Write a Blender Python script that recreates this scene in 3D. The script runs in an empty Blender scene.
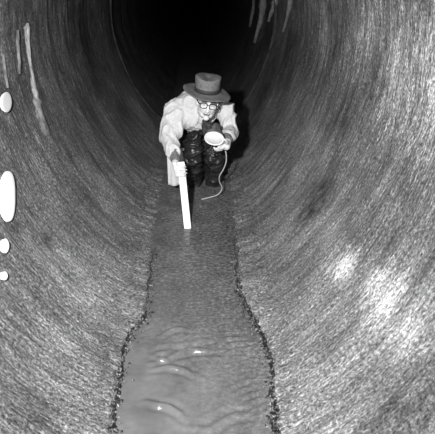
import bpy, bmesh, math, random
from mathutils import Vector, Matrix, noise

random.seed(7)
COL = bpy.context.scene.collection
R = math.radians
W, H, F = 435.0, 434.0, 466.0
CAM = Vector((0.03, 0.0, 1.62))
PITCH, YAW = R(26.3), R(2.42)

# ------------------------------------------------------------------ camera
cam = bpy.data.cameras.new('camera')
cam.sensor_fit = 'HORIZONTAL'
cam.sensor_width = 36.0
cam.lens = F / W * 36.0
cam.clip_start = 0.02
cam.clip_end = 200
camo = bpy.data.objects.new('camera', cam)
COL.objects.link(camo)
camo.location = CAM
camo.rotation_euler = (R(90) - PITCH, 0, -YAW)
bpy.context.scene.camera = camo
CR = Matrix.Rotation(-YAW, 3, 'Z') @ Matrix.Rotation(R(90) - PITCH, 3, 'X')


def ray(x, y):
    return (CR @ Vector(((x - W / 2) / F, -(y - H / 2) / F, -1.0))).normalized()


def at(x, y, Y):
    d = ray(x, y)
    return CAM + d * ((Y - CAM.y) / d.y)


def on_water(x, y, z=0.0):
    d = ray(x, y)
    return CAM + d * ((z - CAM.z) / d.z)


# ------------------------------------------------------------------ tunnel profile
KEYS = [(0.0, -0.14), (0.19, -0.10), (0.365, 0.0), (0.55, 0.17), (0.72, 0.40), (0.85, 0.66), (0.95, 0.98),
        (0.985, 1.25), (0.95, 1.58), (0.80, 1.92), (0.55, 2.14), (0.28, 2.24), (0.0, 2.27)]


def catmull(pts, n):
    out = []
    for i in range(len(pts) - 1):
        p0 = pts[i - 1] if i else (-pts[1][0], pts[1][1])
        p1, p2 = pts[i], pts[i + 1]
        p3 = pts[i + 2] if i + 2 < len(pts) else (-pts[-2][0], pts[-2][1])
        for k in range(n):
            t = k / n
            out.append(tuple(0.5 * (2 * b + (c - a) * t + (2 * a - 5 * b + 4 * c - d) * t * t + (3 * b - a - 3 * c + d) * t ** 3)
                             for a, b, c, d in zip(p0, p1, p2, p3)))
    out.append(pts[-1])
    return out


raw = catmull(KEYS, 40)
acc = [0.0]
for a, b in zip(raw, raw[1:]):
    acc.append(acc[-1] + math.hypot(b[0] - a[0], b[1] - a[1]))
ULEN = acc[-1]


def prof(u):
    u = min(max(u, 0.0), ULEN - 1e-6)
    lo, hi = 0, len(acc) - 1
    while hi - lo > 1:
        m = (lo + hi) // 2
        if acc[m] <= u: lo = m
        else: hi = m
    t = (u - acc[lo]) / (acc[hi] - acc[lo])
    a, b = raw[lo], raw[hi]
    return a[0] + (b[0] - a[0]) * t, a[1] + (b[1] - a[1]) * t


def prof_n(u):
    a, b = prof(u - 0.01), prof(u + 0.01)
    tx, tz = b[0] - a[0], b[1] - a[1]
    l = math.hypot(tx, tz)
    return -tz / l, tx / l          # points into the tunnel


def half_width(z):
    best = 0.0
    for a, b in zip(raw, raw[1:]):
        if (a[1] - z) * (b[1] - z) <= 0 and a[1] != b[1]:
            t = (z - a[1]) / (b[1] - a[1])
            best = max(best, a[0] + (b[0] - a[0]) * t)
    return best


def u_of(z):
    for i in range(len(raw) - 1):
        if raw[i][1] <= z <= raw[i + 1][1]:
            t = (z - raw[i][1]) / (raw[i + 1][1] - raw[i][1])
            return acc[i] + (acc[i + 1] - acc[i]) * t
    return ULEN


def rough(side, u, y):
    """relief of the slimy pipe lining, ridges running round the pipe"""
    p = Vector((side * 7 + u * 3.0, y * 14.0, side * 3.1))
    q = Vector((side * 11 + u * 1.3, y * 2.2, 5.0))
    s = Vector((side * 5 + u * 14, y * 45, 2.0))
    low = max(0.0, 1 - abs(u - 0.44) / 0.22)
    c = Vector((u * 30, y * 30, side * 2.0))
    return 0.008 * noise.noise(p) + 0.016 * noise.noise(q) + 0.004 * noise.noise(s) + low * 0.016 * noise.noise(c)


def wall_point(side, u, y, lift=0.0):
    w, z = prof(u)
    nx, nz = prof_n(u)
    d = rough(side, u, y) + lift
    return Vector((side * (w + nx * d), y, z + nz * d))


_hw = {}


def ray_wall(x, y, lift=0.0):
    d = ray(x, y)
    t = 0.3
    while t < 30:
        p = CAM + d * t
        if p.z > 2.2 or p.z < -0.13 or abs(p.x) >= half_width(p.z) - lift:
            break
        t += 0.05
    lo, hi = t - 0.05, t
    for _ in range(12):
        t = (lo + hi) / 2
        p = CAM + d * t
        if p.z > 2.2 or p.z < -0.13 or abs(p.x) >= half_width(p.z) - lift: hi = t
        else: lo = t
    side = 1 if p.x > 0 else -1
    return side, u_of(p.z), p.y


# ------------------------------------------------------------------ node helpers
def new_mat(name):
    m = bpy.data.materials.new(name)
    m.use_nodes = True
    nt = m.node_tree
    b = nt.nodes['Principled BSDF']
    return m, nt, b


def N(nt, kind, **kw):
    n = nt.nodes.new(kind)
    for k, v in kw.items():
        if k in n.inputs: n.inputs[k].default_value = v
        else: setattr(n, k, v)
    return n


def math_node(nt, op, a, b=None, clamp=False):
    n = nt.nodes.new('ShaderNodeMath')
    n.operation = op
    n.use_clamp = clamp
    for i, v in enumerate((a, b)):
        if v is None: continue
        if isinstance(v, (int, float)): n.inputs[i].default_value = v
        else: nt.links.new(v, n.inputs[i])
    return n.outputs[0]


def ramp(nt, src, stops):
    n = nt.nodes.new('ShaderNodeValToRGB')
    e = n.color_ramp.elements
    while len(e) > 1: e.remove(e[-1])
    e[0].position, v = stops[0][0], stops[0][1]
    e[0].color = (v, v, v, 1)
    for p, v in stops[1:]:
        k = e.new(p)
        k.color = (v, v, v, 1)
    nt.links.new(src, n.inputs[0])
    return n.outputs[0]


def noise_tex(nt, vec, scale3, scale=1.0, detail=3.0, rough_=0.6, dist=0.0):
    mp = nt.nodes.new('ShaderNodeMapping')
    mp.inputs['Scale'].default_value = scale3
    nt.links.new(vec, mp.inputs[0])
    n = N(nt, 'ShaderNodeTexNoise', Scale=scale, Detail=detail, Roughness=rough_, Distortion=dist)
    nt.links.new(mp.outputs[0], n.inputs['Vector'])
    return n.outputs['Fac']


def blob_mask(nt, pos, pts, wob):
    """soft patches of pale lime, dark blotches and painted shade on the lining, at places in the tunnel"""
    res = None
    for c, r, s in pts:
        d = nt.nodes.new('ShaderNodeVectorMath')
        d.operation = 'DISTANCE'
        nt.links.new(pos, d.inputs[0])
        d.inputs[1].default_value = c
        v = math_node(nt, 'DIVIDE', d.outputs['Value'], r)
        v = math_node(nt, 'ADD', v, wob)
        v = math_node(nt, 'SUBTRACT', 1.0, v, True)
        v = math_node(nt, 'MULTIPLY', v, s)
        res = v if res is None else math_node(nt, 'MAXIMUM', res, v)
    return res


def lining_material(name, base, patches=(), darks=(), low_k=1.0, top_k=1.0, near_k=1.0, calm=0.5):
    m, nt, b = new_mat(name)
    uv = nt.nodes.new('ShaderNodeUVMap').outputs[0]
    geo = nt.nodes.new('ShaderNodeNewGeometry').outputs['Position']
    streak = noise_tex(nt, uv, (11, 70, 1), 1.0, 5.0, 0.75, 0.35)
    long_ = noise_tex(nt, uv, (2.0, 17, 1), 1.0, 4.0, 0.65, 0.3)
    grain = noise_tex(nt, uv, (60, 85, 1), 1.0, 3.0, 0.8, 0.2)
    cloud = noise_tex(nt, geo, (3.2, 2.6, 3.2), 1.0, 3.0, 0.55)
    s = ramp(nt, streak, [(0.30, 0.25), (0.44, 0.75), (0.54, 1.1), (0.64, 2.0), (0.76, 3.4)])
    # streaks fade out into plain speckle low on the wall
    sp0 = nt.nodes.new('ShaderNodeSeparateXYZ')
    nt.links.new(geo, sp0.inputs[0])
    lowf = ramp(nt, math_node(nt, 'DIVIDE', sp0.outputs[2], 2.0), [(0.0, calm), (0.2, calm), (0.55, 0.0)])
    ms = N(nt, 'ShaderNodeMix', data_type='FLOAT')
    nt.links.new(lowf, ms.inputs[0])
    nt.links.new(s, ms.inputs[2])
    ms.inputs[3].default_value = 1.1
    s = ms.outputs[0]
    l = ramp(nt, long_, [(0.3, 0.55), (0.5, 1.0), (0.7, 1.5)])
    g = ramp(nt, grain, [(0.32, 0.08), (0.45, 0.7), (0.55, 1.2), (0.70, 3.0)])
    c = ramp(nt, cloud, [(0.3, 0.65), (0.5, 1.0), (0.7, 1.3)])
    v = math_node(nt, 'MULTIPLY', s, l)
    v = math_node(nt, 'MULTIPLY', v, g)
    v = math_node(nt, 'MULTIPLY', v, c)
    v = math_node(nt, 'MULTIPLY', v, base)
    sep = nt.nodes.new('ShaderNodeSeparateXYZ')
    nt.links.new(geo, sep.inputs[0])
    silt = ramp(nt, math_node(nt, 'DIVIDE', sep.outputs[2], 2.0), [(0.0, low_k), (0.12, low_k), (0.5, 1.0), (0.8, top_k)])  # flash spread painted in by height: low wall lightened, top rescaled, no silt
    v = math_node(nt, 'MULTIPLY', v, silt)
    depth_shade = ramp(nt, math_node(nt, 'DIVIDE', sep.outputs[1], 10.0), [(0.0, near_k), (0.2, near_k), (0.33, 1.0), (0.58, 1.0), (0.63, 0.45), (1.0, 0.3)])  # near end scaled; darkened past the joint to paint in the unlit bore
    v = math_node(nt, 'MULTIPLY', v, depth_shade)
    wob = math_node(nt, 'MULTIPLY', math_node(nt, 'SUBTRACT', noise_tex(nt, uv, (10, 22, 1), 1.0, 5.0, 0.75), 0.5), 3.4)
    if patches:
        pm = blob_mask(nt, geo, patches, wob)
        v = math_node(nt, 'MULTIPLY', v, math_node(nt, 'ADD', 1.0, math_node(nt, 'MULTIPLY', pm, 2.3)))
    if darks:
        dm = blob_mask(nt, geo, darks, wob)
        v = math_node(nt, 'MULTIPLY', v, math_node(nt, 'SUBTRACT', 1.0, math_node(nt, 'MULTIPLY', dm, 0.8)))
    v = math_node(nt, 'MINIMUM', v, 0.8)
    cc = nt.nodes.new('ShaderNodeCombineColor')
    for i in range(3): nt.links.new(v, cc.inputs[i])
    nt.links.new(cc.outputs[0], b.inputs['Base Color'])
    b.inputs['Roughness'].default_value = 0.6
    b.inputs['Specular IOR Level'].default_value = 0.25
    hgt = math_node(nt, 'ADD', math_node(nt, 'MULTIPLY', streak, 1.0), math_node(nt, 'MULTIPLY', grain, 0.35))
    bp = N(nt, 'ShaderNodeBump', Strength=0.9, Distance=0.022)
    nt.links.new(hgt, bp.inputs['Height'])
    nt.links.new(bp.outputs[0], b.inputs['Normal'])
    return m


def plain(name, v, rough_=0.7, spec=0.3, var=0.25, scale=40.0, bump=0.0, bscale=60.0, metal=0.0):
    m, nt, b = new_mat(name)
    tc = nt.nodes.new('ShaderNodeTexCoord').outputs['Object']
    n = noise_tex(nt, tc, (1, 1, 1), scale, 4.0, 0.6)
    r = ramp(nt, n, [(0.3, v * (1 - var)), (0.7, min(1, v * (1 + var)))])
    nt.links.new(r, b.inputs['Base Color'])
    b.inputs['Roughness'].default_value = rough_
    b.inputs['Specular IOR Level'].default_value = spec
    b.inputs['Metallic'].default_value = metal
    if bump:
        n2 = noise_tex(nt, tc, (1, 1, 1), bscale, 4.0, 0.6)
        bp = N(nt, 'ShaderNodeBump', Strength=bump, Distance=0.01)
        nt.links.new(n2, bp.inputs['Height'])
        nt.links.new(bp.outputs[0], b.inputs['Normal'])
    return m


# ------------------------------------------------------------------ object helpers
def link_mesh(name, me, mat, parent=None, smooth=True):
    if mat: me.materials.append(mat)
    if smooth:
        for p in me.polygons: p.use_smooth = True
    o = bpy.data.objects.new(name, me)
    COL.objects.link(o)
    if parent: o.parent = parent
    return o


def from_bm(name, bm, mat, parent=None, smooth=True):
    bmesh.ops.recalc_face_normals(bm, faces=bm.faces[:])
    me = bpy.data.meshes.new(name)
    bm.to_mesh(me)
    bm.free()
    return link_mesh(name, me, mat, parent, smooth)


def tag(o, label, cat, group=None, kind=None):
    if label: o['label'] = label
    if cat: o['category'] = cat
    if group: o['group'] = group
    if kind: o['kind'] = kind
    return o


def pydata(name, verts, faces, mat, parent=None, uvs=None, smooth=True):
    me = bpy.data.meshes.new(name)
    me.from_pydata([tuple(v) for v in verts], [], faces)
    if uvs:
        ul = me.uv_layers.new(name='UVMap')
        for lp in me.loops: ul.data[lp.index].uv = uvs[lp.vertex_index]
    me.update()
    return link_mesh(name, me, mat, parent, smooth)


# ------------------------------------------------------------------ the tunnel
ys = [-1.6 + 0.2 * i for i in range(11)]
y = 0.6
while y < 7.5:
    ys.append(y)
    y += 0.02 if y < 4 else 0.035
while y < 45:
    ys.append(y)
    y += 0.1 + (y - 7.5) * 0.08
U_FLOOR = u_of(-0.055)
U_CROWN = u_of(1.75)


def shell(name, ua, ub, sides, mat, du=0.02):
    n = max(4, int((ub - ua) / du))
    us = [ua + (ub - ua) * i / n for i in range(n + 1)]
    if len(sides) == 2:                 # runs across the centre line
        if ua == 0: row = [(-1, u) for u in reversed(us)] + [(1, u) for u in us[1:]]
        else: row = [(-1, u) for u in us] + [(1, u) for u in reversed(us[:-1])]
    else:
        row = [(sides[0], u) for u in us]
    verts, uvs, faces = [], [], []
    for yy in ys:
        for sd, u in row:
            p = wall_point(sd, u, yy)
            if len(sides) == 2 and (u < 0.02 or u > ULEN - 0.02):
                p = (wall_point(-1, u, yy) + wall_point(1, u, yy)) / 2
                p.x = 0
            verts.append(p)
            uvs.append((u + (10 if sd > 0 else 0), yy))
    k = len(row)
    for j in range(len(ys) - 1):
        for i in range(k - 1):
            f = (j * k + i, j * k + i + 1, (j + 1) * k + i + 1, (j + 1) * k + i)
            faces.append(f)
    o = pydata(name, verts, faces, mat, uvs=uvs)
    o['kind'] = 'structure'
    return o


def wp(x, y):
    sd, u, yy = ray_wall(x, y)
    return tuple(wall_point(sd, u, yy))


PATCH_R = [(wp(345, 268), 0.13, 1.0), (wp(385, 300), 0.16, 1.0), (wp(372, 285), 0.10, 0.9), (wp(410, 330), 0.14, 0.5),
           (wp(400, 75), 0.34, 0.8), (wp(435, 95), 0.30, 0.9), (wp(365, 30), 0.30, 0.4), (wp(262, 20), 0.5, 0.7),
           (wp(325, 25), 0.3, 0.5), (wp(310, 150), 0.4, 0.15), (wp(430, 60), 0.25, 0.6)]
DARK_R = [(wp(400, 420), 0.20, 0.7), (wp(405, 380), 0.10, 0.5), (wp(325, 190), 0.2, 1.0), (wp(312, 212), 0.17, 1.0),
          (wp(345, 120), 0.18, 0.5), (wp(285, 70), 0.6, 0.7), (wp(265, 90), 0.7, 0.8), (wp(250, 130), 0.6, 0.7)]  # blotches; the upper far ones paint the bore's shade onto the wall
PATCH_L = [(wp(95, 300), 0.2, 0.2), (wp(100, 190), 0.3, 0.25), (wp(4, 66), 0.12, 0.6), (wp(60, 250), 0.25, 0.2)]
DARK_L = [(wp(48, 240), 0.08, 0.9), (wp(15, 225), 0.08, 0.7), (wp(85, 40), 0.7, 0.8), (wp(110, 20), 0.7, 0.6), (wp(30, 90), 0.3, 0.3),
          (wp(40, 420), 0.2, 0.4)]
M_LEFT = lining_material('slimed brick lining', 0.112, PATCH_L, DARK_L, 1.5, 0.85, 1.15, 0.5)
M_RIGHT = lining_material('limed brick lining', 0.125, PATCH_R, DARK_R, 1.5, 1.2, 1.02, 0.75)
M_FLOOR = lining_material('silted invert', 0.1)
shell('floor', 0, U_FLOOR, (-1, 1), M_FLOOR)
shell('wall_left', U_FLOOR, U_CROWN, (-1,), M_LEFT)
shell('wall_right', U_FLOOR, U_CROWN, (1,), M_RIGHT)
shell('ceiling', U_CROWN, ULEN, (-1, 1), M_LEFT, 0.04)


# the pipe joint that shows as a thin rib beyond the man
def ring(name, yc, mat, wid=0.016, th=0.02):
    verts, faces = [], []
    us = [U_FLOOR + (ULEN - U_FLOOR) * i / 90 for i in range(91)]
    row = [(-1, u) for u in us] + [(1, u) for u in reversed(us[:-1])]
    for sd, u in row:
        for dy, lift in ((-wid, -0.02), (-wid * 0.6, th), (wid * 0.6, th), (wid, -0.02)):
            w, z = prof(u)
            nx, nz = prof_n(u)
            verts.append((sd * (w + nx * lift), yc + dy, z + nz * lift))
    for i in range(len(row) - 1):
        for k in range(3):
            a = i * 4 + k
            faces.append((a, a + 1, a + 5, a + 4))
    o = pydata(name, verts, faces, mat)
    o['kind'] = 'structure'
    return o


M_JOINT = plain('joint mortar', 0.045, 0.7, 0.1, 0.5, 12, 0.5)
ring('trim_1', 6.05, M_JOINT)

# ------------------------------------------------------------------ water
HW = 0.395


def water_h(x, y):
    h = 0.0035 * noise.noise(Vector((x * 12, y * 9, 0))) + 0.0022 * noise.noise(Vector((x * 30, y * 36, 4)))
    h += 0.0012 * noise.noise(Vector((x * 70, y * 90, 9)))
    # standing ripples thrown up by the current
    for (cx, cy, ln, ang, amp, wl, rg) in RIPPLES:
        dx, dy = x - cx, y - cy
        a = dx * math.cos(ang) + dy * math.sin(ang)
        b = -dx * math.sin(ang) + dy * math.cos(ang)
        b += 0.35 * a * a / max(ln, 0.01) * 0.5 + 0.018 * noise.noise(Vector((a * 14, cx * 9, cy * 7)))
        env = math.exp(-(a / ln) ** 2 - (b / rg) ** 2)
        if env > 0.01:
            h += amp * env * math.cos(2 * math.pi * b / wl)
    return h


RIPPLES = []
for px, py, ln, ang, amp, wl, rg in ((190, 350, 0.12, 0.12, 0.017, 0.062, 0.055), (178, 368, 0.09, -0.25, 0.011, 0.06, 0.04),
                                     (166, 406, 0.08, -0.45, 0.017, 0.06, 0.03), (200, 428, 0.07, -0.4, 0.004, 0.055, 0.04),
                                     (174, 330, 0.07, 0.3, 0.012, 0.06, 0.03), (225, 420, 0.12, 0.4, 0.007, 0.06, 0.06),
                                     (232, 345, 0.08, 0.5, 0.006, 0.045, 0.08), (248, 395, 0.05, 0.4, 0.006, 0.04, 0.12), (188, 250, 0.05, 0.1, 0.0035, 0.07, 0.2), (168, 352, 0.06, 0.15, 0.008, 0.055, 0.05), (205, 345, 0.07, 0.1, 0.008, 0.05, 0.04), (162, 358, 0.05, -0.5, 0.008, 0.05, 0.03),
                                     (222, 300, 0.08, 0.8, 0.004, 0.05, 0.06)):
    p = on_water(px, py)
    RIPPLES.append((p.x, p.y, ln, ang, amp, wl, rg))

wys, y = [], -1.5
while y < 30:
    wys.append(y)
    y += 0.15 if y < 0.9 else (0.0085 if y < 4.4 else (0.04 if y < 8 else 0.5))
nx_ = 90
verts, faces = [], []
for yy in wys:
    for i in range(nx_ + 1):
        x = -HW + 2 * HW * i / nx_
        fade = 1 if yy < 6 else 0.5
        verts.append((x, yy, water_h(x, yy) * fade))
k = nx_ + 1
for j in range(len(wys) - 1):
    for i in range(nx_):
        faces.append((j * k + i, j * k + i + 1, (j + 1) * k + i + 1, (j + 1) * k + i))
m, nt, b = new_mat('murky water')
geo = nt.nodes.new('ShaderNodeNewGeometry').outputs['Position']
n1 = noise_tex(nt, geo, (7, 5, 5), 1.0, 3, 0.6)
n2 = noise_tex(nt, geo, (45, 60, 45), 1.0, 4, 0.75)
sepw = nt.nodes.new('ShaderNodeSeparateXYZ')
nt.links.new(geo, sepw.inputs[0])
far = ramp(nt, math_node(nt, 'DIVIDE', sepw.outputs[1], 5.0), [(0.25, 1.2), (0.42, 1.05), (0.6, 1.1), (0.75, 1.5)])
v = math_node(nt, 'MULTIPLY', math_node(nt, 'MULTIPLY', far, ramp(nt, n1, [(0.3, 0.075), (0.7, 0.125)])), ramp(nt, n2, [(0.34, 0.25), (0.5, 0.9), (0.66, 2.2)]))
v0 = math_node(nt, 'MULTIPLY', far, ramp(nt, n1, [(0.3, 0.085), (0.7, 0.13)]))
rgh = math_node(nt, 'ADD', ramp(nt, math_node(nt, 'DIVIDE', sepw.outputs[1], 5.0), [(0.3, 0.15), (0.5, 0.8), (1.0, 0.8)]), math_node(nt, 'MULTIPLY', sepw.outputs[0], 1.0), True)
mw = N(nt, 'ShaderNodeMix', data_type='FLOAT')
nt.links.new(rgh, mw.inputs[0])
nt.links.new(v0, mw.inputs[2])
nt.links.new(v, mw.inputs[3])
v = mw.outputs[0]
cc = nt.nodes.new('ShaderNodeCombineColor')
for i in range(3): nt.links.new(v, cc.inputs[i])
nt.links.new(cc.outputs[0], b.inputs['Base Color'])
b.inputs['Roughness'].default_value = 0.11
b.inputs['IOR'].default_value = 1.5
bp = N(nt, 'ShaderNodeBump', Strength=0.3, Distance=0.006)
nt.links.new(n2, bp.inputs['Height'])
nt.links.new(bp.outputs[0], b.inputs['Normal'])
water = pydata('water', verts, faces, m)
tag(water, 'shallow murky rippled water running along the bottom of the tunnel', 'water', kind='stuff')

# crusty scum banks along both edges of the stream
M_SCUM, nt, b = new_mat('wet scum crust')
tc = nt.nodes.new('ShaderNodeNewGeometry').outputs['Position']
n = noise_tex(nt, tc, (70, 70, 70), 1.0, 4, 0.7)
nt.links.new(ramp(nt, n, [(0.38, 0.004), (0.52, 0.02), (0.60, 0.18), (0.72, 0.5)]), b.inputs['Base Color'])
b.inputs['Roughness'].default_value = 0.45


def bank(name, pts, label, seed, wfun):
    wpts = [on_water(*p) for p in pts]
    dense = []
    for a, c in zip(wpts, wpts[1:]):
        L = (c - a).length
        n = max(2, int(L / 0.012))
        for i in range(n): dense.append(a.lerp(c, i / n))
    dense.append(wpts[-1])
    verts, faces = [], []
    K = 10
    for i, p in enumerate(dense):
        t = i / len(dense)
        jx = 0.026 * noise.noise(Vector((p.y * 9, seed, 0))) + 0.010 * noise.noise(Vector((p.y * 40, seed, 3)))
        w = wfun(t)
        wl = w * (0.35 + 2.2 * abs(noise.noise(Vector((p.y * 30, seed, 7)))))
        wr = w * (0.35 + 2.2 * abs(noise.noise(Vector((p.y * 33, seed, 17)))))
        for q in range(K + 1):
            s = q / K * 2 - 1
            lump = 0.013 * noise.noise(Vector((p.x * 60 + s * 2.6, p.y * 70, seed)))
            hgt = (1 - s * s) * (0.010 + lump) - 0.012 * abs(s) ** 3
            verts.append((p.x + jx + s * (wl if s < 0 else wr), p.y, hgt))
    for i in range(len(dense) - 1):
        for q in range(K):
            a = i * (K + 1) + q
            faces.append((a, a + 1, a + K + 2, a + K + 1))
    rnd = random.Random(int(seed * 10))
    for _ in range(420):
        i = int(len(dense) * rnd.random() ** 1.3)
        t = i / len(dense)
        p = dense[i]
        c = Vector((p.x + rnd.gauss(0, 0.022), p.y + rnd.uniform(-0.01, 0.01), rnd.uniform(0.0, 0.008)))
        r = rnd.uniform(0.003, 0.0085) * (1.0 if t < 0.55 else 0.75)
        b0 = len(verts)
        ph = rnd.random() * 6
        n_ = 7
        for q in range(n_):
            a = 2 * math.pi * q / n_ + ph
            k = r * rnd.uniform(0.6, 1.4)
            verts.append((c.x + k * math.cos(a), c.y + k * 1.3 * math.sin(a), c.z - 0.004))
        verts.append((c.x, c.y, c.z + r * 0.9))
        for q in range(n_): faces.append((b0 + q, b0 + (q + 1) % n_, b0 + n_))
    o = pydata(name, verts, faces, M_SCUM)
    return tag(o, label, 'scum', kind='stuff')


bank('scum_bank', [(110, 433), (111, 425), (117, 385), (124, 352), (131, 332), (143, 322), (148, 300), (150, 275), (153, 250)],
     'thin dark crust of scum along the left edge of the stream', 3.3,
     lambda t: 0.018 if t < 0.42 else 0.016 * max(0.04, 1 - (t - 0.42) * 4))
bank('scum_bank', [(276, 433), (275, 425), (273, 395), (271, 362), (264, 338), (254, 320), (244, 303), (238, 288), (236, 262), (234, 240)],
     'thick dark crust of scum along the right edge of the stream', 8.1,
     lambda t: 0.024 if t < 0.5 else 0.022 * max(0.04, 1 - (t - 0.5) * 3.0))

# low shelves of silt between the crust and the wall
def silt(name, pts, sd, label):
    ip = sorted([on_water(*p) for p in pts], key=lambda p: p.y)
    verts, faces, uvs = [], [], []
    y_, rows_ = ip[0].y, 0
    K = 14
    while y_ < ip[-1].y:
        for a, c in zip(ip, ip[1:]):
            if a.y <= y_ <= c.y: break
        xi = a.x + (c.x - a.x) * (y_ - a.y) / (c.y - a.y)
        xi += (0.016 + 0.02 * max(0, min(1, y_ - 2.2))) * noise.noise(Vector((y_ * 16, sd, 1))) + 0.012 * noise.noise(Vector((y_ * 60, sd, 4)))
        xo = sd * 0.43
        if sd * (xo - xi) < 0.02: xi = xo - sd * 0.02
        for q in range(K + 1):
            t = q / K
            x_ = xi + (xo - xi) * t
            z_ = -0.010 + 0.022 * min(1, t * 4) + 0.045 * t * t
            z_ += min(1, t * 4) * (0.010 * noise.noise(Vector((x_ * 32, y_ * 30, sd))) + 0.005 * noise.noise(Vector((x_ * 80, y_ * 80, sd))))
            verts.append((x_, y_, z_))
            uvs.append((x_ * 1.0 + 4 * sd, y_))
        rows_ += 1
        y_ += 0.0125
    for j in range(rows_ - 1):
        for q in range(K):
            i = j * (K + 1) + q
            faces.append((i, i + 1, i + K + 2, i + K + 1))
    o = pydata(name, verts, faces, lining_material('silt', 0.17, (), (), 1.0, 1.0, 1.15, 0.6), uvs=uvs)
    return tag(o, label, 'silt', kind='stuff')


silt('silt_bank', [(103, 445), (110, 433), (117, 385), (124, 352), (131, 332), (143, 322), (148, 300), (150, 275), (152, 250), (156, 225), (160, 200), (163, 185), (166, 170)], -1,
     'grey speckled silt shelf between the stream and the left wall')
silt('silt_bank', [(277, 445), (276, 433), (273, 395), (271, 362), (264, 338), (254, 320), (244, 303), (238, 288), (236, 262), (234, 240), (233, 215), (231, 195), (229, 180), (226, 165)], 1,
     'grey speckled silt shelf between the stream and the right wall')

# ------------------------------------------------------------------ marks on the left wall
M_OVAL = plain('plain white patch', 0.85, 0.5, 0.3, 0.04, 12, 0.0)
M_DRIP = plain('pale lime run', 0.55, 0.5, 0.3, 0.35, 60, 0.3)


def wall_patch(name, cx, cy, rx, ry, label, group):
    sd, _, _ = ray_wall(cx, cy)
    LF = 0.016

    def flat_point(x_, y_, lift):
        _, u_, yy_ = ray_wall(x_, y_, LF)
        w_, z_ = prof(u_)
        nx_n, nz_n = prof_n(u_)
        return Vector((sd * (half_width(z_) - lift), yy_, z_))
    verts = [flat_point(cx, cy, LF)]
    faces = []
    NA = 40
    rings_ = [(0.3, LF), (0.6, LF), (0.85, LF), (0.97, LF - 0.001), (1.0, LF - 0.002), (0.86, LF - 0.014)]
    NR = len(rings_)
    for rr, lf in rings_:
        for a in range(NA):
            t = 2 * math.pi * a / NA
            ex = 2.0 if ry < rx * 2.4 else 2.6
            c, s = math.cos(t), math.sin(t)
            c = math.copysign(abs(c) ** (2 / ex), c)
            s = math.copysign(abs(s) ** (2 / ex), s)
            verts.append(flat_point(cx + rx * rr * c, cy + ry * rr * s, lf))
    for a in range(NA): faces.append((0, 1 + a, 1 + (a + 1) % NA))
    for r in range(NR - 1):
        for a in range(NA):
            i, j = 1 + r * NA + a, 1 + r * NA + (a + 1) % NA
            faces.append((i, i + NA, j + NA, j))
    return tag(pydata(name, verts, faces, M_OVAL), label, 'patch', group)


G = 'white oval patches on the left wall'  # ovals of unsettled origin, added to the wall as white patches
wall_patch('white_patch', 7.0, 102.2, 5.2, 10.3, 'medium white oval patch on left wall, topmost of the vertical row', G)
wall_patch('white_patch', 8.4, 196.3, 7.4, 25.5, 'largest and longest white oval patch on the left wall', G)
wall_patch('white_patch', 5.9, 245.8, 3.8, 7.4, 'small white oval patch on left wall, just below the longest one', G)
wall_patch('white_patch', 5.2, 275.8, 3.0, 4.4, 'smallest white oval patch on left wall, lowest of the row', G)


M_DRIP, nt, b = new_mat('pale lime run')
va = nt.nodes.new('ShaderNodeVertexColor')
va.layer_name = 'tint'
pos = nt.nodes.new('ShaderNodeNewGeometry').outputs['Position']
dn = ramp(nt, noise_tex(nt, pos, (60, 40, 16), 1.0, 5, 0.75), [(0.32, 0.2), (0.5, 0.9), (0.68, 1.6)])
mx = N(nt, 'ShaderNodeMix', data_type='RGBA', blend_type='MULTIPLY')
mx.inputs[0].default_value = 1.0
nt.links.new(va.outputs[0], mx.inputs[6])
nt.links.new(dn, mx.inputs[7])
nt.links.new(mx.outputs[2], b.inputs['Base Color'])
b.inputs['Roughness'].default_value = 0.6


def drip(name, path, label, group=None, edge=0.14, rise=0.010):
    """path = (x, y, half width, paleness) down the wall"""
    verts, faces, cols = [], [], []
    den = []
    for a, c in zip(path, path[1:]):
        for i in range(10): den.append(tuple(p + (q - p) * i / 10 for p, q in zip(a, c)))
    den.append(path[-1])
    prof_ = ((-1, -0.003), (-0.75, 0.003), (-0.4, 0.007), (0, 0.010), (0.4, 0.007), (0.75, 0.003), (1, -0.003))
    for i, (x, y, w, pale) in enumerate(den):
        w *= 0.9 + 0.5 * noise.noise(Vector((y * 0.2, x * 0.1, 1)))
        for sft, lift in prof_:
            lift *= rise / 0.010
            sd, u, yy = ray_wall(x + sft * w, y)
            verts.append(wall_point(sd, u, yy, lift))
            k = 1 - abs(sft) ** 1.5
            cols.append(edge + (pale * 1.5 - edge) * k)
    m_ = len(prof_)
    for i in range(len(den) - 1):
        for q in range(m_ - 1):
            a = i * m_ + q
            faces.append((a, a + 1, a + m_ + 1, a + m_))
    o = pydata(name, verts, faces, M_DRIP)
    ca_ = o.data.color_attributes.new('tint', 'FLOAT_COLOR', 'POINT')
    for i, c in enumerate(cols): ca_.data[i].color = (c, c, c, 1)
    return tag(o, label, 'lime run', group)


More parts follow.
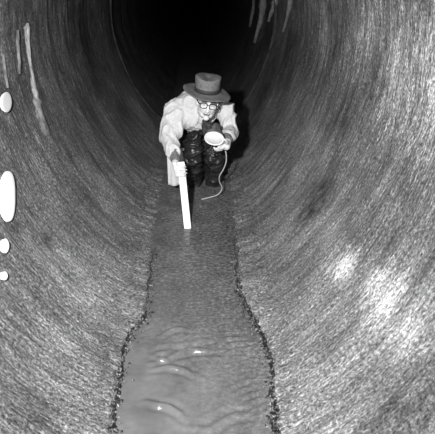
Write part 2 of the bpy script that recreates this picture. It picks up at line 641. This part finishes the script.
G = 'lime runs on the left wall'
drip('lime_run', [(27.3, 23, 2.2, 0.4), (27.8, 28, 4.4, 0.62), (28.0, 35, 4.6, 0.60), (28.2, 43, 3.0, 0.5), (29.2, 56, 2.2, 0.5), (31, 70, 2.4, 0.6), (33, 82, 3.0, 0.58), (36, 97, 4.4, 0.5), (40, 112, 5.6, 0.32), (45, 126, 5.0, 0.14), (48, 136, 2.5, 0.09)],
     'long pale lime run with a bulb-shaped head trickling down the left wall', G)
drip('lime_run', [(17, 30, 1.2, 0.15), (16.6, 42, 2.0, 0.25), (17.6, 52, 2.8, 0.28), (18, 62, 2.0, 0.22), (18, 74, 1.2, 0.10)],
     'short faint lime run just left of the long bulb-headed one', G)
drip('lime_run', [(2.0, 54, 2.0, 0.15), (3.0, 60, 3.0, 0.25), (4.0, 68, 2.2, 0.25), (6.0, 78, 1.8, 0.15), (7.5, 88, 1.4, 0.09)],
     'faint lime run at the left edge, above the topmost white oval patch', G)
G = 'lime runs high on the right wall'
drip('lime_run', [(264, -24, 5.0, 0.6), (262, 10, 4.0, 0.6), (260, 22, 2.6, 0.6), (257, 34, 1.8, 0.5), (255, 43, 1.0, 0.3)],
     'longest pale lime run hanging high on the right wall, nearest the dark bore', G, rise=0.028)
drip('lime_run', [(255, -24, 1.6, 0.4), (253, 8, 1.8, 0.5), (251, 20, 1.2, 0.4), (250, 27, 0.8, 0.2)],
     'thin lime run on the bore side of the longest run, high on the right wall', G, rise=0.02)
drip('lime_run', [(278, -24, 4.0, 0.5), (274, 5, 3.0, 0.5), (271, 14, 1.6, 0.45), (269, 22, 1.0, 0.2)],
     'short lime run just right of the longest run, high on the right wall', G, rise=0.024)
drip('lime_run', [(293, -24, 4.0, 0.35), (289, 8, 3.0, 0.4), (286, 20, 2.0, 0.35), (283, 32, 1.2, 0.18)],
     'rightmost of the lime runs hanging high on the right wall', G, rise=0.016)

# ------------------------------------------------------------------ body building tools
def capsule(bm, a, b_, ra, rb, seg=14):
    a, b_ = Vector(a), Vector(b_)
    vs = []
    ax = (b_ - a)
    if ax.length < 1e-6: ax = Vector((0, 0, 1e-5))
    ax.normalize()
    t1 = ax.orthogonal().normalized()
    t2 = ax.cross(t1)
    for c, r, sgn in ((a, ra, -1), (b_, rb, 1)):
        for i in range(5):
            ph = math.pi / 2 * i / 4
            if i == 4:
                vs.append(bm.verts.new(c + ax * sgn * r))
                continue
            for k in range(seg):
                th = 2 * math.pi * k / seg
                vs.append(bm.verts.new(c + (t1 * math.cos(th) + t2 * math.sin(th)) * r * math.cos(ph) + ax * sgn * r * math.sin(ph)))
    r = bmesh.ops.convex_hull(bm, input=vs)
    junk = [e for e in r['geom_interior'] if isinstance(e, bmesh.types.BMVert)]
    if junk: bmesh.ops.delete(bm, geom=junk, context='VERTS')


def ellip(bm, c, rad, M=None, seg=20):
    mat = Matrix.Translation(Vector(c)) @ (M.to_4x4() if M else Matrix.Identity(4)) @ Matrix.Diagonal((*rad, 1))
    bmesh.ops.create_uvsphere(bm, u_segments=seg, v_segments=seg // 2 + 2, radius=1.0, matrix=mat)


def fuse(bm, voxel, iters=4, wrinkle=None):
    """melt overlapping lumps into one continuous skin"""
    me = bpy.data.meshes.new('lump')
    bm.to_mesh(me)
    bm.free()
    o = bpy.data.objects.new('lump', me)
    COL.objects.link(o)
    md = o.modifiers.new('r', 'REMESH')
    md.mode = 'VOXEL'
    md.voxel_size = voxel
    if iters:
        s = o.modifiers.new('s', 'SMOOTH')
        s.factor = 0.5
        s.iterations = iters
    bpy.context.view_layer.update()
    dg = bpy.context.evaluated_depsgraph_get()
    out = bpy.data.meshes.new_from_object(o.evaluated_get(dg))
    bpy.data.objects.remove(o)
    if wrinkle:
        ns = [v.normal.copy() for v in out.vertices]
        for v, n in zip(out.vertices, ns):
            v.co += n * wrinkle(v.co)
        out.update()
    return out


def cloth_wrinkle(amp, f, seed):
    def w(p):
        q = Vector((p.x * f, p.y * f, p.z * f * 0.7 + seed))
        a = noise.noise(q + Vector((0, 0, 2 * noise.noise(q * 0.5))))
        ridge = 1 - abs(a) * 2.2
        return amp * (ridge * ridge if ridge > 0 else 0) + amp * 0.6 * noise.noise(q * 2.3) - amp * 0.5
    return w


def soft_fold(p):
    q = Vector((p.x * 9, p.y * 9, p.z * 6))
    a = noise.noise(q + Vector((3, 0, 0)))
    return 0.014 * max(0, 1 - abs(a) * 6) + 0.004 * max(0, 1 - abs(noise.noise(q * 2.1 + Vector((0, 7, 0)))) * 6) + 0.003 * noise.noise(q * 1.7) - 0.004


def wader_fold(p):
    q = Vector((p.x * 10, p.y * 10, p.z * 15))
    a = noise.noise(q + Vector((3, 0, 9)))
    c = noise.noise(q * 1.9 + Vector((1, 4, 0)))
    return 0.022 * max(0, 1 - abs(a) * 3) + 0.008 * max(0, 1 - abs(c) * 3) - 0.010


def tube(name, pts, r, mat, parent=None, seg=8):
    pts = [Vector(p) for p in pts]
    den = []
    for i in range(len(pts) - 1):
        p0 = pts[max(i - 1, 0)]
        p1, p2 = pts[i], pts[i + 1]
        p3 = pts[min(i + 2, len(pts) - 1)]
        for k in range(6):
            t = k / 6
            den.append(0.5 * (2 * p1 + (p2 - p0) * t + (2 * p0 - 5 * p1 + 4 * p2 - p3) * t * t + (3 * p1 - p0 - 3 * p2 + p3) * t ** 3))
    den.append(pts[-1])
    bm = bmesh.new()
    rings = []
    up = Vector((0.3, 0.2, 1)).normalized()
    for i, p in enumerate(den):
        d = (den[min(i + 1, len(den) - 1)] - den[max(i - 1, 0)]).normalized()
        a = d.cross(up)
        if a.length < 1e-3: a = d.orthogonal()
        a.normalize()
        c = d.cross(a)
        rings.append([bm.verts.new(p + (a * math.cos(2 * math.pi * k / seg) + c * math.sin(2 * math.pi * k / seg)) * r) for k in range(seg)])
    for A, B in zip(rings, rings[1:]):
        for k in range(seg):
            bm.faces.new((A[k], A[(k + 1) % seg], B[(k + 1) % seg], B[k]))
    bm.faces.new(rings[0])
    bm.faces.new(rings[-1])
    return from_bm(name, bm, mat, parent)


# ------------------------------------------------------------------ the man
HP = at(207.6, 102.6, 3.42)                        # head centre
HR = Matrix.Rotation(R(10), 3, 'Y') @ Matrix.Rotation(R(4), 3, 'X') @ Matrix.Rotation(R(2), 3, 'Z')


def hd(x, y, z):                                   # head frame: x to image right, -y out of the face, z up
    return HP + HR @ Vector((x, y, z))


# joints
NECK = at(203, 110, 3.58)
SH_R, EL_R, WR_R = at(174.5, 112, 3.64), at(168.5, 138, 3.50), at(176.0, 158, 3.33)
SH_L, EL_L, WR_L = at(225, 110, 3.66), at(230.0, 131, 3.59), at(227.8, 138.5, 3.37)
CHEST = Vector((0.02, 3.72, 0.72))
PELV = Vector((0.03, 4.10, 0.66))
HIP_R, HIP_L = Vector((-0.07, 4.10, 0.60)), Vector((0.14, 4.10, 0.60))
KN_R, KN_L = at(193, 152, 3.74), at(214, 154, 3.76)
AN_R, AN_L = Vector((KN_R.x - 0.01, 4.00, -0.06)), Vector((KN_L.x + 0.01, 4.00, -0.06))

# measuring stick
ST_TOP, ST_WAT = at(180.8, 162, 3.275), on_water(187.6, 228)
ST_D = (ST_WAT - ST_TOP).normalized()
ST_BOT = ST_WAT + ST_D * 0.11
GRIP = at(182.5, 170.5, 3.262)
ST_X = (Vector((1, 0.12, 0)) - ST_D * Vector((1, 0.12, 0)).dot(ST_D)).normalized()
ST_N = ST_X.cross(ST_D).normalized()
if ST_N.y > 0: ST_N = -ST_N                        # flat face towards the front
GRIP = ST_TOP + ST_D * (GRIP - ST_TOP).dot(ST_D)

# lamp
LP = at(214.3, 138.6, 3.24)
L_N = ((CAM + Vector((-0.5, 0, -0.75))) - LP).normalized()      # the way the lens faces
L_N = (L_N + Vector((0, 0, -0.75))).normalized()
L_X = (Vector((1, 0, -0.12)) - L_N * Vector((1, 0, -0.12)).dot(L_N)).normalized()
L_U = L_N.cross(L_X)
if L_U.z < 0: L_U = -L_U

person = bpy.data.objects.new('person', None)
COL.objects.link(person)
tag(person, 'stooping person in felt hat, glasses and pale jacket wading in the stream', 'person')

M_SKIN, nt, b = new_mat('skin')
at_ = nt.nodes.new('ShaderNodeVertexColor')
at_.layer_name = 'tint'
tc = nt.nodes.new('ShaderNodeTexCoord').outputs['Object']
sn = ramp(nt, noise_tex(nt, tc, (60, 60, 60), 1.0, 3, 0.6), [(0.3, 0.9), (0.7, 1.1)])
mx = N(nt, 'ShaderNodeMix', data_type='RGBA', blend_type='MULTIPLY')
mx.inputs[0].default_value = 1.0
nt.links.new(at_.outputs[0], mx.inputs[6])
nt.links.new(sn, mx.inputs[7])
nt.links.new(mx.outputs[2], b.inputs['Base Color'])
b.inputs['Roughness'].default_value = 0.5
M_COAT = plain('pale cotton', 0.57, 0.85, 0.1, 0.06, 25, 0.25, 90)
M_WADER = plain('black rubber', 0.020, 0.36, 0.4, 0.7, 14, 0.25, 40)
M_FELT = plain('grey felt', 0.15, 0.9, 0.1, 0.25, 45, 0.25, 120)
M_BAND = plain('dark hat ribbon', 0.04, 0.6, 0.2, 0.2, 60)
M_BLACK = plain('black plastic', 0.008, 0.35, 0.5, 0.2, 50)
M_WHITE = plain('white painted wood', 0.80, 0.5, 0.3, 0.05, 40, 0.1)
M_INK = plain('dark paint', 0.03, 0.6, 0.2, 0.2, 40)
M_LENS = plain('frosted lens', 0.82, 0.25, 0.5, 0.05, 30)
M_STEEL = plain('dull steel', 0.30, 0.35, 0.5, 0.2, 30, 0.0, 60, 0.7)
M_CORD = plain('pale rubber cord', 0.45, 0.6, 0.3, 0.2, 60)
M_HAIR = plain('dark hair', 0.02, 0.6, 0.3, 0.5, 80, 0.6, 200)
M_KNIT = plain('grey knit cuff', 0.16, 0.9, 0.1, 0.4, 90, 0.6, 150)
M_GLASS, nt, b = new_mat('spectacle glass')
b.inputs['Base Color'].default_value = (0.9, 0.9, 0.9, 1)
b.inputs['Roughness'].default_value = 0.05
tcn = nt.nodes.new('ShaderNodeTexCoord').outputs['Object']
nt.links.new(ramp(nt, noise_tex(nt, tcn, (1, 1, 1), 30, 2, 0.5), [(0.3, 0.10), (0.7, 0.16)]), b.inputs['Alpha'])

# ---- body, one skin
bm = bmesh.new()
ellip(bm, hd(0, 0.015, 0.045), (0.074, 0.094, 0.080), HR)          # skull
ellip(bm, hd(0, -0.028, -0.005), (0.066, 0.066, 0.092), HR)        # face
capsule(bm, hd(-0.018, -0.038, -0.072), hd(0.018, -0.038, -0.072), 0.033, 0.033)   # jaw
ellip(bm, hd(0, -0.072, -0.094), (0.024, 0.022, 0.018), HR)        # chin
for s in (-1, 1):
    capsule(bm, hd(s * 0.032, -0.032, -0.062), hd(s * 0.056, 0.000, -0.018), 0.026, 0.018)
    ellip(bm, hd(s * 0.036, -0.070, -0.022), (0.020, 0.018, 0.018), HR)            # cheek
    capsule(bm, hd(s * 0.016, -0.088, 0.024), hd(s * 0.046, -0.076, 0.022), 0.009, 0.008)   # brow
    ellip(bm, hd(s * 0.076, 0.012, -0.004), (0.010, 0.022, 0.033), HR)             # ear
    ellip(bm, hd(s * 0.013, -0.094, -0.037), (0.009, 0.010, 0.008), HR)            # nostril
    ellip(bm, hd(s * 0.032, -0.074, 0.004), (0.014, 0.012, 0.010), HR)             # eyeball swell
capsule(bm, hd(0, -0.090, 0.014), hd(0, -0.108, -0.032), 0.008, 0.012)             # nose
capsule(bm, hd(-0.016, -0.084, -0.058), hd(0.016, -0.084, -0.058), 0.007, 0.007)   # lips
capsule(bm, hd(-0.013, -0.082, -0.069), hd(0.013, -0.082, -0.069), 0.007, 0.007)
capsule(bm, hd(0, 0.02, -0.05), NECK + Vector((0, 0.06, -0.03)), 0.055, 0.060)     # neck
capsule(bm, NECK + Vector((0, 0.06, -0.03)), CHEST, 0.075, 0.12)
capsule(bm, CHEST, PELV, 0.125, 0.120)
for sh, el, wr, hip, kn, an in ((SH_R, EL_R, WR_R, HIP_R, KN_R, AN_R), (SH_L, EL_L, WR_L, HIP_L, KN_L, AN_L)):
    capsule(bm, CHEST + Vector((0, -0.02, 0.03)), sh, 0.09, 0.052)
    capsule(bm, sh, el, 0.050, 0.040)
    capsule(bm, el, wr, 0.040, 0.028)
    capsule(bm, PELV, hip, 0.11, 0.085)
    capsule(bm, hip, kn, 0.082, 0.055)
    capsule(bm, kn, an, 0.054, 0.036)
    capsule(bm, an + Vector((0, 0.03, -0.015)), an + Vector((0, -0.17, -0.03)), 0.032, 0.026)


def finger(pts, r0, r1):
    n = len(pts) - 1
    for i in range(n):
        ra = r0 + (r1 - r0) * i / n
        rb = r0 + (r1 - r0) * (i + 1) / n
        capsule(bm, pts[i], pts[i + 1], ra, rb, 10)


# right hand, wrapped round the stick from the image left
def st(a, n, d):                                   # stick frame: across, out of the front face, down
    return GRIP + ST_X * a + ST_N * n + ST_D * d


pw = st(-0.045, -0.004, -0.055)
capsule(bm, WR_R, pw, 0.027, 0.024)
for d in (-0.034, -0.012, 0.012, 0.034):
    capsule(bm, pw, st(-0.036, 0.004, d), 0.020, 0.015)
    capsule(bm, st(-0.042, -0.004, d), st(-0.032, 0.014, d), 0.015, 0.012)
for d, ln in ((-0.035, 0.92), (-0.012, 1.0), (0.012, 0.95), (0.033, 0.78)):
    finger([st(-0.034, 0.012, d), st(-0.016, 0.0215, d + 0.004), st(-0.016 + 0.034 * ln, 0.0200, d + 0.008),
            st(-0.012 + 0.046 * ln, 0.006, d + 0.010)], 0.0100, 0.0076)
finger([st(-0.042, -0.012, -0.040), st(-0.022, -0.024, -0.052), st(0.006, -0.023, -0.046), st(0.026, -0.018, -0.040)], 0.0120, 0.0088)


# left hand, over the top of the lamp from the image right
def lm(a, u, n):                                   # lamp frame: across, up, out of the lens
    return LP + L_X * a + L_U * u + L_N * n


pl = lm(0.098, -0.066, 0.000)
capsule(bm, WR_L, pl, 0.029, 0.028)
KN4 = [(0.082, -0.052, 0.010), (0.078, -0.074, 0.004), (0.068, -0.092, -0.004), (0.054, -0.100, -0.014)]
for a, u, n in KN4:
    capsule(bm, pl, lm(a, u, n), 0.027, 0.016)
for (a, u, n), ln in zip(KN4, (0.85, 1.0, 1.0, 0.85)):
    finger([lm(a, u, n), lm(a - 0.016, u - 0.004, n + 0.022 * ln), lm(a - 0.034, u + 0.002, n + 0.034 * ln),
            lm(a - 0.050 * ln, u + 0.012, n + 0.034 * ln)], 0.0120, 0.0090)
finger([lm(0.098, -0.044, -0.005), lm(0.094, -0.010, 0.004), lm(0.084, 0.014, 0.010), lm(0.070, 0.026, 0.014)], 0.0140, 0.0095)
me = fuse(bm, 0.0038, 2)
ca = me.color_attributes.new('tint', 'FLOAT_COLOR', 'POINT')
HRI = HR.transposed()
for v in me.vertices:
    q = HRI @ (v.co - HP)
    t = 0.62
    if abs(q.x) < 0.09 and q.y < -0.04 and -0.12 < q.z < 0.06:
        if abs(q.z + 0.0635) < 0.0050 and abs(q.x) < 0.026: t = 0.10      # mouth line
        elif abs(q.z + 0.062) < 0.012 and abs(q.x) < 0.022: t = 0.36
        if abs(q.z - 0.026) < 0.006 and 0.012 < abs(q.x) < 0.052: t = 0.10  # eyebrows
        if ((abs(q.x) - 0.032) / 0.011) ** 2 + ((q.z - 0.004) / 0.0042) ** 2 < 1: t = 0.10   # eyes
    ca.data[v.index].color = (t, t, t, 1)
body = link_mesh('body', me, M_SKIN, person)

# ---- hair under the hat
bm = bmesh.new()
ellip(bm, hd(0, 0.030, 0.040), (0.0785, 0.092, 0.078), HR)
for s in (-1, 1): capsule(bm, hd(s * 0.071, 0.006, 0.035), hd(s * 0.070, 0.024, -0.022), 0.012, 0.008)
capsule(bm, hd(-0.04, 0.088, 0.0), hd(0.04, 0.088, 0.0), 0.028, 0.028)
link_mesh('hair', fuse(bm, 0.005, 2), M_HAIR, person)

# ---- hat
hat = bpy.data.objects.new('felt_hat', None)
COL.objects.link(hat)
hat.parent = person
HC = at(207.0, 91.5, 3.42)
HHR = Matrix.Rotation(R(6), 3, 'Y') @ Matrix.Rotation(R(5), 3, 'X')


def lathe_hat(prof_pts, squash, name, mat, mod=None, seg=64):
    bm = bmesh.new()
    rings = []
    for r, z in prof_pts:
        ring_ = []
        for k in range(seg):
            t = 2 * math.pi * k / seg
            x, y_ = r * math.cos(t), r * squash * math.sin(t)
            p = Vector((x, y_, z))
            if mod: p = mod(p, t, r)
            ring_.append(bm.verts.new(HC + HHR @ p))
        rings.append(ring_)
    for A, B in zip(rings, rings[1:]):
        for k in range(seg):
            bm.faces.new((A[k], A[(k + 1) % seg], B[(k + 1) % seg], B[k]))
    if prof_pts[0][0] < 0.02: bm.faces.new(rings[0])
    if prof_pts[-1][0] < 0.02: bm.faces.new(rings[-1])
    return from_bm(name, bm, mat, hat)


def crown_mod(p, t, r):
    z = p.z
    if z > 0.05:
        k = (z - 0.05) / 0.06
        p.z -= 0.030 * math.exp(-(p.x / 0.034) ** 2) * max(0, min(1, k)) * (1.0 if r < 0.075 else 0.2)     # centre dent
        p.z -= 0.06 * max(0, -p.y) * k
    p += Vector((0.003 * noise.noise(p * 18), 0.003 * noise.noise(p * 18 + Vector((5, 0, 0))), 0.003 * noise.noise(p * 14)))
    return p


def brim_mod(p, t, r):
    k = max(0, (r - 0.085) / 0.09)
    p.z += k * (0.018 if math.cos(t) < 0 else -0.026) * math.cos(t) ** 2 - 0.016 * k * max(0, -math.sin(t))
    p.z += 0.006 * k * noise.noise(Vector((math.cos(t) * 2, math.sin(t) * 2, 1)))
    return p


lathe_hat([(0.084, 0.0), (0.088, 0.02), (0.0895, 0.04), (0.0915, 0.07), (0.093, 0.095), (0.0925, 0.106), (0.088, 0.112), (0.07, 0.113), (0.04, 0.113), (0.012, 0.113)],
          1.12, 'crown', M_FELT, crown_mod)
lathe_hat([(0.080, 0.004), (0.090, 0.004), (0.105, 0.001), (0.125, 0.0), (0.150, 0.001), (0.172, 0.004), (0.174, 0.002), (0.172, -0.001), (0.150, -0.005), (0.125, -0.006), (0.09, -0.004), (0.080, -0.002), (0.080, 0.004)],
          1.06, 'brim', M_FELT, brim_mod)
lathe_hat([(0.086, 0.004), (0.0915, 0.004), (0.0925, 0.030), (0.087, 0.031)], 1.12, 'hat_band', M_BAND)

# ---- glasses
gl = bpy.data.objects.new('spectacles', None)
COL.objects.link(gl)
gl.parent = person
for s in (-1, 1):
    cx = s * 0.034
    loop = []
    for k in range(25):
        t = 2 * math.pi * k / 24
        c, sn_ = math.cos(t), math.sin(t)
        loop.append(hd(cx + 0.026 * math.copysign(abs(c) ** 0.75, c), -0.101 + 0.10 * abs(cx + 0.02 * c) * 0.5, 0.002 + 0.0185 * math.copysign(abs(sn_) ** 0.8, sn_)))
    tube('rim', loop, 0.0034, M_BLACK, gl, 6)
    bm = bmesh.new()
    f = [bm.verts.new(p) for p in loop[:-1]]
    g = [bm.verts.new(p + HR @ Vector((0, 0.0012, 0))) for p in loop[:-1]]
    bm.faces.new(f)
    bm.faces.new(list(reversed(g)))
    for k in range(24): bm.faces.new((f[k], g[k], g[(k + 1) % 24], f[(k + 1) % 24]))
    from_bm('lens', bm, M_GLASS, gl, False)
    tube('temple', [hd(s * 0.060, -0.098, 0.010), hd(s * 0.074, -0.070, 0.012), hd(s * 0.079, -0.02, 0.012), hd(s * 0.080, 0.015, 0.008), hd(s * 0.078, 0.03, -0.012)], 0.0034, M_BLACK, gl, 6)
tube('bridge', [hd(-0.010, -0.101, 0.008), hd(0, -0.106, 0.011), hd(0.010, -0.101, 0.008)], 0.0032, M_BLACK, gl, 6)
# brow line of the heavy frames
for s in (-1, 1):
    tube('brow_bar', [hd(s * 0.009, -0.104, 0.018), hd(s * 0.034, -0.1025, 0.022), hd(s * 0.060, -0.099, 0.016)], 0.0042, M_BLACK, gl, 6)

# ---- jacket
bm = bmesh.new()
capsule(bm, CHEST + Vector((-0.01, -0.01, 0.015)), PELV + Vector((0, 0, 0.02)), 0.165, 0.165)
capsule(bm, CHEST + Vector((0, -0.03, 0.04)), NECK + Vector((0, 0.05, -0.05)), 0.13, 0.085)
capsule(bm, CHEST + Vector((-0.08, -0.08, -0.02)), CHEST + Vector((0.06, -0.07, 0.02)), 0.10, 0.09)
capsule(bm, CHEST + Vector((-0.03, 0.02, 0.06)), SH_R, 0.115, 0.083)
capsule(bm, CHEST + Vector((0.05, 0.02, 0.06)), SH_L, 0.115, 0.078)
capsule(bm, SH_R, EL_R, 0.084, 0.068)
capsule(bm, SH_R + Vector((0.05, -0.03, -0.03)), EL_R + Vector((0.035, -0.01, 0.03)), 0.075, 0.055)
capsule(bm, EL_R, EL_R.lerp(WR_R, 0.72), 0.069, 0.052)
capsule(bm, SH_L, EL_L, 0.078, 0.060)
capsule(bm, EL_L, EL_L.lerp(WR_L, 0.80), 0.064, 0.050)
fold = soft_fold
link_mesh('jacket', fuse(bm, 0.006, 6, fold), M_COAT, person)
# collar
bm = bmesh.new()
NR_ = 36
cN = NECK + Vector((0.01, 0.03, 0.0))
rows = []
for rr, zz in ((0.078, -0.02), (0.074, 0.022), (0.080, 0.030), (0.105, -0.004), (0.108, -0.014)):
    row = []
    for k in range(NR_):
        t = R(-60) + R(300) * k / (NR_ - 1)
        p = Vector((rr * math.cos(t), rr * math.sin(t) * 0.95, zz - 0.05 * max(0, -math.sin(t))))
        row.append(bm.verts.new(cN + Matrix.Rotation(R(28), 3, 'X') @ p))
    rows.append(row)
for A, B in zip(rows, rows[1:]):
    for k in range(NR_ - 1): bm.faces.new((A[k], A[k + 1], B[k + 1], B[k]))
from_bm('collar', bm, M_COAT, person)
# hanging skirt of the jacket at the image left
bm = bmesh.new()
T0, T1 = at(166.5, 148, 3.70), at(184, 148, 3.70)
B0, B1 = at(168.2, 185.5, 3.62), at(183.5, 185, 3.62)
g = []
for j in range(16):
    t = j / 15
    row = []
    for i in range(13):
        s = i / 12
        p = T0.lerp(T1, s).lerp(B0.lerp(B1, s), t)
        p.y += 0.012 * math.sin(s * 9 + t * 1.2) * (0.4 + t) + 0.01 * (s - 0.5) ** 2
        row.append(bm.verts.new(p))
    g.append(row)
for A, B in zip(g, g[1:]):
    for i in range(12): bm.faces.new((A[i], A[i + 1], B[i + 1], B[i]))
tail = from_bm('jacket_skirt', bm, M_COAT, person)
sm = tail.modifiers.new('thick', 'SOLIDIFY')
sm.thickness = 0.006
# knitted cuff at the right wrist
bm = bmesh.new()
a, c = EL_R.lerp(WR_R, 0.70), WR_R.lerp(pw, 0.35)
capsule(bm, a, c, 0.046, 0.036)
link_mesh('cuff', fuse(bm, 0.005, 2, cloth_wrinkle(0.005, 30, 5)), M_KNIT, person)
bm = bmesh.new()
capsule(bm, EL_L.lerp(WR_L, 0.78), WR_L.lerp(pl, 0.12), 0.045, 0.040)
link_mesh('cuff', fuse(bm, 0.005, 2, cloth_wrinkle(0.005, 30, 7)), M_KNIT, person)
# dark knitted shirt showing in the open front of the jacket
bm = bmesh.new()
capsule(bm, at(205.5, 121, 3.50), at(208, 129, 3.47), 0.030, 0.045)
capsule(bm, at(208, 129, 3.47), at(212, 136, 3.48), 0.045, 0.05)
link_mesh('shirt_front', fuse(bm, 0.005, 2, cloth_wrinkle(0.010, 24, 3)), plain('dark wool', 0.05, 0.9, 0.1, 0.7, 50, 0.6, 120), person)
# rubber waders
bm = bmesh.new()
for hip, kn, an in ((HIP_R, KN_R, AN_R), (HIP_L, KN_L, AN_L)):
    capsule(bm, PELV, hip, 0.13, 0.112)
    capsule(bm, hip, kn, 0.112, 0.090)
    capsule(bm, kn, an, 0.088, 0.062)
    capsule(bm, an + Vector((0, 0.04, -0.015)), an + Vector((0, -0.18, -0.03)), 0.046, 0.038)
capsule(bm, CHEST + Vector((0.02, 0.02, -0.10)), PELV, 0.09, 0.13)
capsule(bm, at(195, 138, 3.66), at(193, 156, 3.66), 0.055, 0.075)
link_mesh('waders', fuse(bm, 0.007, 3, wader_fold), M_WADER, person)

# ------------------------------------------------------------------ measuring stick
stick = bpy.data.objects.new('measuring_stick', None)
COL.objects.link(stick)
tag(stick, 'white flat measuring stick held upright with its foot in the water', 'measuring stick')


def slab(p0, p1, hw, ht, name, mat, parent, bevel=0.002, nshift=0.0):
    bm = bmesh.new()
    vs = []
    for p in (p0, p1):
        for a, n in ((-hw, -ht), (hw, -ht), (hw, ht), (-hw, ht)):
            vs.append(bm.verts.new(p + ST_X * a + ST_N * (n + nshift)))
    for f in ((0, 1, 2, 3), (7, 6, 5, 4), (0, 4, 5, 1), (1, 5, 6, 2), (2, 6, 7, 3), (3, 7, 4, 0)):
        bm.faces.new([vs[i] for i in f])
    bmesh.ops.bevel(bm, geom=bm.edges[:], offset=bevel, segments=2, affect='EDGES')
    return from_bm(name, bm, mat, parent, False)


slab(ST_TOP, ST_BOT, 0.0255, 0.008, 'stick', M_WHITE, stick)

# ------------------------------------------------------------------ hand lamp
lamp = bpy.data.objects.new('hand_lamp', None)
COL.objects.link(lamp)
tag(lamp, 'round white-faced hand lamp with trailing cord in the raised hand', 'lamp')


def lamp_lathe(pts, name, mat, seg=36, rx=1.0, ru=1.0, cap0=False, cap1=False):
    bm = bmesh.new()
    rings = []
    for r, n in pts:
        rings.append([bm.verts.new(lm(r * rx * math.cos(2 * math.pi * k / seg), r * ru * math.sin(2 * math.pi * k / seg), n)) for k in range(seg)])
    for A, B in zip(rings, rings[1:]):
        for k in range(seg): bm.faces.new((A[k], A[(k + 1) % seg], B[(k + 1) % seg], B[k]))
    if cap0: bm.faces.new(rings[0])
    if cap1: bm.faces.new(rings[-1])
    return from_bm(name, bm, mat, lamp)


lamp_lathe([(0.020, -0.125), (0.030, -0.120), (0.032, -0.085), (0.040, -0.065), (0.062, -0.030), (0.069, -0.006), (0.066, -0.004)], 'housing', M_STEEL, cap0=True)
lamp_lathe([(0.060, -0.006), (0.071, -0.008), (0.073, 0.0), (0.071, 0.007), (0.066, 0.008), (0.063, 0.002)], 'bezel', M_LENS)
lamp_lathe([(0.065, 0.002), (0.055, 0.007), (0.035, 0.012), (0.004, 0.014)], 'lens', M_LENS, cap1=True)
tube('handle', [lm(0.0, -0.030, -0.095), lm(0.0, -0.075, -0.085), lm(0.0, -0.120, -0.070)], 0.011, M_CORD, lamp)
tube('cord', [lm(0.0, 0.0, -0.122), at(221, 144, 3.44), at(225.5, 151, 3.42), at(226.2, 161, 3.44), at(223.5, 169, 3.47), at(219.6, 176, 3.50), at(219.6, 182, 3.54),
              at(222.0, 188, 3.58), at(218.0, 194.5, 3.60), at(209, 197.5, 3.62), at(201, 199.5, 3.62)], 0.0048, M_CORD, lamp)

# ------------------------------------------------------------------ light: one flashgun held left of the camera
fl = bpy.data.lights.new('flash', 'SPOT')
fl.energy = 720
fl.spot_size = R(120)
fl.spot_blend = 0.9
fl.shadow_soft_size = 0.05
flo = bpy.data.objects.new('flash', fl)
COL.objects.link(flo)
flo.location = (-0.34, 0.05, 1.86)
tgt = Vector((0.25, 3.0, 0.7))
flo.rotation_euler = (tgt - flo.location).to_track_quat('-Z', 'Y').to_euler()

wd = bpy.data.worlds.new('world')
bpy.context.scene.world = wd
wd.use_nodes = True
wd.node_tree.nodes['Background'].inputs[0].default_value = (0.0, 0.0, 0.0, 1)
vs_ = bpy.context.scene.view_settings
vs_.view_transform = 'Standard'
vs_.look = 'None'
vs_.exposure = 0.0
